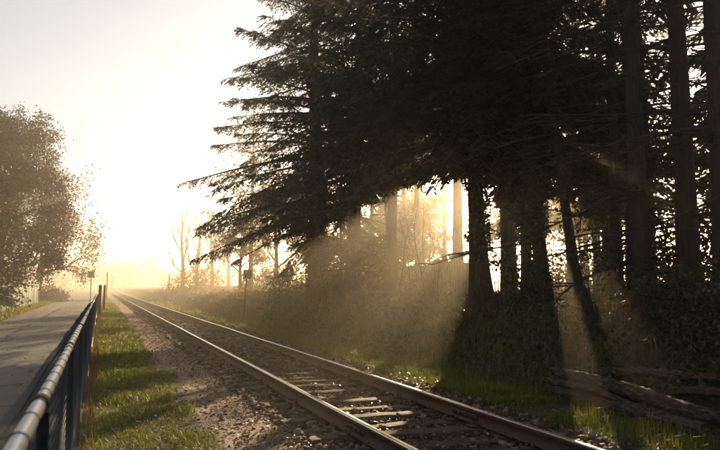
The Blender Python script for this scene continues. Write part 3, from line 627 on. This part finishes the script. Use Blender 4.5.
sap = [(9.6, 20.6, 4.2, 'in the bright gap left of the curved trunk'), (10.6, 24.0, 4.6, 'in front of the plank fence, below the pale trunk'), (12.3, 26.4, 5.0, 'just behind the plank fence'), (8.9, 21.4, 3.4, 'beside the slimmer fir'), (8.0, 25.9, 4.5, 'between the large fir and the vine-wrapped fir'), (12.6, 31.5, 5.5, 'behind the far end of the plank fence'), (9.0, 29.5, 4.2, 'right behind the large fir trunk'), (10.6, 13.7, 4.6, 'beside the slim leaning trunk'), (9.9, 11.5, 4.2, 'between the thick right trunks'), (7.5, 30.6, 3.6, 'left of the large fir trunk')]
for x, y, h, w in sap:
    branch_tree('sapling', 'thin bare twiggy sapling ' + w, x, y, h, .035, 'bare saplings among the firs', None, 'bark', 0, .1, .5, 5, .15, kids=(3, 4), lean=(U(-.5, .5), U(-.4, .4)), up=.2)
for x, y, h, w in ((14.2, 33.5, 6.5, 'in the bright gap above the plank fence'), (16.6, 37, 7, 'farther back in the bright gap'), (12.4, 26.8, 5, 'touching the pale sunlit trunk'), (13.0, 34.5, 5.5, 'behind the vine-wrapped fir'), (17.5, 33.5, 7, 'behind the pale sunlit trunk, far back'), (14.6, 19.6, 5.5, 'between the curved trunk and the ivy-clad trunk')):
    branch_tree('hazel_tree', 'small backlit leafy tree ' + w, x, y, h, .06, 'small leafy trees in the gap', 'goldleaf', 'bark', 2600, .11, .6, 5, .1, kids=(3, 4), up=.2)
# left side
branch_tree('oak_tree', 'big brown-leaved tree spreading over the board fence and path', -6.5, 50, 14.3, .45, 'brown trees behind the board fence', 'brownleaf', 'bark', 56000, .15, .60, 6, .22, kids=(3, 4), lean=(.6, 0), up=.15, sig=.0165)
branch_tree('oak_tree', 'big brown-leaved tree at the left edge behind the board fence', -9.4, 45, 13.2, .4, 'brown trees behind the board fence', 'brownleaf', 'bark', 38000, .15, .62, 6, .14, kids=(3, 4), up=.15, sig=.0165)
branch_tree('oak_tree', 'hazy brown-leaved tree leaning over the path where the board fence ends', -6.2, 80, 16, .42, 'brown trees behind the board fence', 'brownleaf', 'bark', 10000, .24, .56, 6, .25, lean=(.8, 0), kids=(3, 4))
conifer('spruce_tree', 'small dark green spruce behind the pale board fence', -5.95, 46, 7.0, .13, lin(.8, 1.5, 8.2, .15), .8, 75, group='dark trees behind the board fence', detail_z=9, fine=.6)
branch_tree('bare_tree', 'dark bare-branched tree at the left edge behind the board fence', -5.85, 43.5, 9.5, .14, 'dark trees behind the board fence', None, 'bark', 0, .1, .42, 6, .2, kids=(3, 4))

# ------------------------------------------------------------------ shrubs and ground cover
def shrub(name, lb, x, y, rx, ry, rz, n, mat, size, group, stems=10, cat='bush'):
    z = float(H(x, y)); off = np.array([x, y, z]); t = thing(name, lb, cat, (x, y, z), group)
    d = rdir(n); d[:, 2] = np.abs(d[:, 2]); rr = rng.random(n) ** .38 * (1 + .35 * noise2(d[:, 0] * 3 + x, d[:, 1] * 3 + y, 1.3, 2) + .2 * noise2(d[:, 0] * 7, d[:, 2] * 7, 1, x))
    C = d * np.array([rx, ry, rz]) * rr[:, None]; zg = H(C[:, 0] + x, C[:, 1] + y) - z; C[:, 2] = np.maximum(C[:, 2], 0) + zg
    leaf = MB(); leaves(leaf, C, rdir(n) + np.array([0, 0, -.2]), rdir(n) + np.array([0, 0, .7]), size * U(.6, 1.4, n), size * U(.5, 1.0, n), off); leaf.build('foliage', M[mat], t)
    wood = MB()
    for _ in range(stems):
        az = U(0, 6.28); L = U(.7, 1.25); s = np.linspace(0, 1, 7); e = U(.2, 1.0)
        P = np.stack([math.cos(az) * rx * L * e * s, math.sin(az) * ry * L * e * s, rz * L * (1.5 * s - .75 * s * s * (.6 + e))], 1)
        tube(wood, P, np.linspace(.012, .003, 7), 3, False)
    wood.build('stems', M['bark'], t)
G = 'dark bushes under the firs'
shrub('bush', 'dark leafy bush left of the bright sun shaft', 8.6, 14.6, 1.2, 1.3, 1.5, 5200, 'ivy', .075, G)
shrub('bush', 'dark bush at the foot of the near fir', 8.4, 17.4, .9, 1.2, 1.3, 3600, 'ivy', .075, G)
shrub('bush', 'dark tangled bush right of the bright sun shaft', 8.4, 10.9, 1.0, 1.1, 1.5, 4600, 'ivy', .07, G)
shrub('bush', 'dark bush behind the log heap', 8.0, 8.7, 1.0, 1.2, 1.2, 4600, 'ivy', .07, G)
shrub('bush', 'dark bush at the right edge beyond the logs', 7.9, 6.9, 1.0, 1.1, 1.3, 4200, 'ivy', .065, G)
shrub('bush', 'tall dark bush deep behind the right trunks', 11.4, 10.6, 1.5, 1.6, 2.3, 5500, 'ivy', .085, G)
shrub('bush', 'tall dark bush deep between the right trunks', 12.0, 13.0, 1.4, 1.6, 2.0, 5000, 'ivy', .085, G)
shrub('bush', 'tall dark bush behind the ivy-clad trunk', 11.3, 15.6, 1.2, 1.4, 1.6, 4200, 'ivy', .085, G)
shrub('bush', 'dark bush deep at the right edge of the wood', 11.6, 8.6, 1.5, 1.5, 2.1, 4600, 'ivy', .085, G)
shrub('bush', 'yellowish bush catching light below the pale sunlit trunk', 9.2, 19.4, .8, .9, 1.0, 2600, 'bankleaf', .07, G)
shrub('bush', 'yellow-lit bush on the bank right of the whistle post', 8.8, 31.0, 1.1, 1.5, 1.2, 3600, 'bankleaf', .09, 'bushes on the sunlit bank')
shrub('bush', 'low bush at the foot of the large fir', 7.3, 28.6, .8, 1.2, .8, 2600, 'bankleaf', .08, 'bushes on the sunlit bank')
shrub('bush', 'small branchy evergreen clump hanging left of the large fir trunk', 7.1, 29.6, .9, .7, 2.9, 2400, 'needle', .09, 'bushes on the sunlit bank')
for x, y, r, h, w in ((14, 62, 3.0, 2.6, 'nearest of the misty bushes on the right'), (11.5, 92, 4, 3.5, 'misty bush beyond the poplars'), (-5.5, 82, 2.2, 1.6, 'misty bush where the board fence ends'), (-9, 92, 4, 3, 'misty bush beyond the board fence end')):
    shrub('bush', w, x, y, r, r, h, 3000, 'goldleaf', .22, 'misty bushes far down the track', 6)

def cover(name, lb, mat, n, xr, yr, size, hmax, power=1.6, dens=None):
    y = yr[0] + (yr[1] - yr[0]) * rng.random(n) ** power; x = U(*xr, n)
    if dens is not None: kp = rng.random(n) < dens(x, y); x = x[kp]; y = y[kp]; n = len(x)
    hh = hmax * np.clip(.35 + .6 * noise2(x, y, 1.9, 8), .05, 1.3) * rng.random(n)
    C = np.stack([x, y, H(x, y) + .01 + hh], 1); sz = size * np.clip(y / 14, .8, 2.0) * U(.45, 1.0, n) * np.where(rng.random(n) < .2, 1.9, 1.0)
    mb = MB(); leaves(mb, C, rdir(n) + np.array([-.3, -.2, .0]), rdir(n) * .8 + np.array([-.4, -.2, .8]), sz, sz * U(.55, .95, n), cull=False)
    return tag(mb.build(name, M[mat]), lb, 'ground cover', kind='stuff')
cover('ivy_ground_cover', 'ivy and bramble leaves covering the dark bank under the firs', 'ivy', 34000, (6.1, 11.5), (4.5, 26), .075, .45, 1.1, lambda x, y: sstep(5.9, 6.7, x + .3 * noise2(x, y, 1.2, 4)) )
cover('bank_ground_cover', 'yellow-green leaves covering the sunlit bank below the large fir', 'bankleaf', 34000, (5.9, 10.5), (10, 46), .07, .42, 1.1, lambda x, y: sstep(5.9, 6.6, x - .9 * sstep(22, 30, y) + .35 * noise2(x, y, 1.2, 4)))
mb = MB()
for _ in range(420):                                               # bramble canes and hanging vines
    y = U(5.5, 30); x = U(6.9, 9.8); L = U(.4, 1.15); az = U(2.2, 4.6); s = np.linspace(0, 1, 7); z = float(H(x, y))
    P = np.stack([x + math.cos(az) * L * s * .8, y + math.sin(az) * L * s * .8 + .1 * np.sin(s * 5), z + L * (1.6 * s - 1.5 * s * s)], 1)
    tube(mb, P, np.linspace(.006, .0025, 7), 3, False)
tag(mb.build('bramble_canes', M['woodpost']), 'thin arching bramble canes tangled over the bank', 'brambles', kind='stuff')
cover('far_scrub', 'low scrub on the misty bank far along the track', 'goldleaf', 12000, (6.8, 26), (40, 130), .08, .4, 1.4)

# far wood closing the view: a mass in the mist
mb = MB(); n = 28000; x = U(-110, 170, n); y = U(270, 330, n); zt = 8.5 + 4 * noise2(x, y * 0, .07, 3) + 3 * noise2(x, y * 0, .35, 1)
C = np.stack([x, y, np.abs(zt) * rng.random(n) ** .75], 1); leaves(mb, C, rdir(n), rdir(n), U(.4, 1.0, n), U(.3, .7, n), cull=False)
for _ in range(90):
    x = U(-110, 170); y = U(270, 330); tube(mb, [(x, y, -.2), (x, y, 7), (x + U(-.5, .5), y, 11)], [.25, .15, .05], 5, False)
tag(mb.build('far_wood', M['brownleaf']), 'far wood fading into mist at the end of the track', 'wood', kind='stuff')

# ------------------------------------------------------------------ haze
m, t, o = nt('morning mist')
pv = node(t, 'ShaderNodeVolumePrincipled', Density=HAZE_DENSITY, Anisotropy=0.85); pv.inputs['Color'].default_value = (.98, .86, .66, 1)
t.links.new(pv.outputs[0], o.inputs['Volume'])
mb = MB(); box(mb, (0, 340, 8.0), (1300, 860, 20.4)); tag(mb.build('haze', m), 'thin warm morning mist filling the whole place', 'mist', kind='stuff')
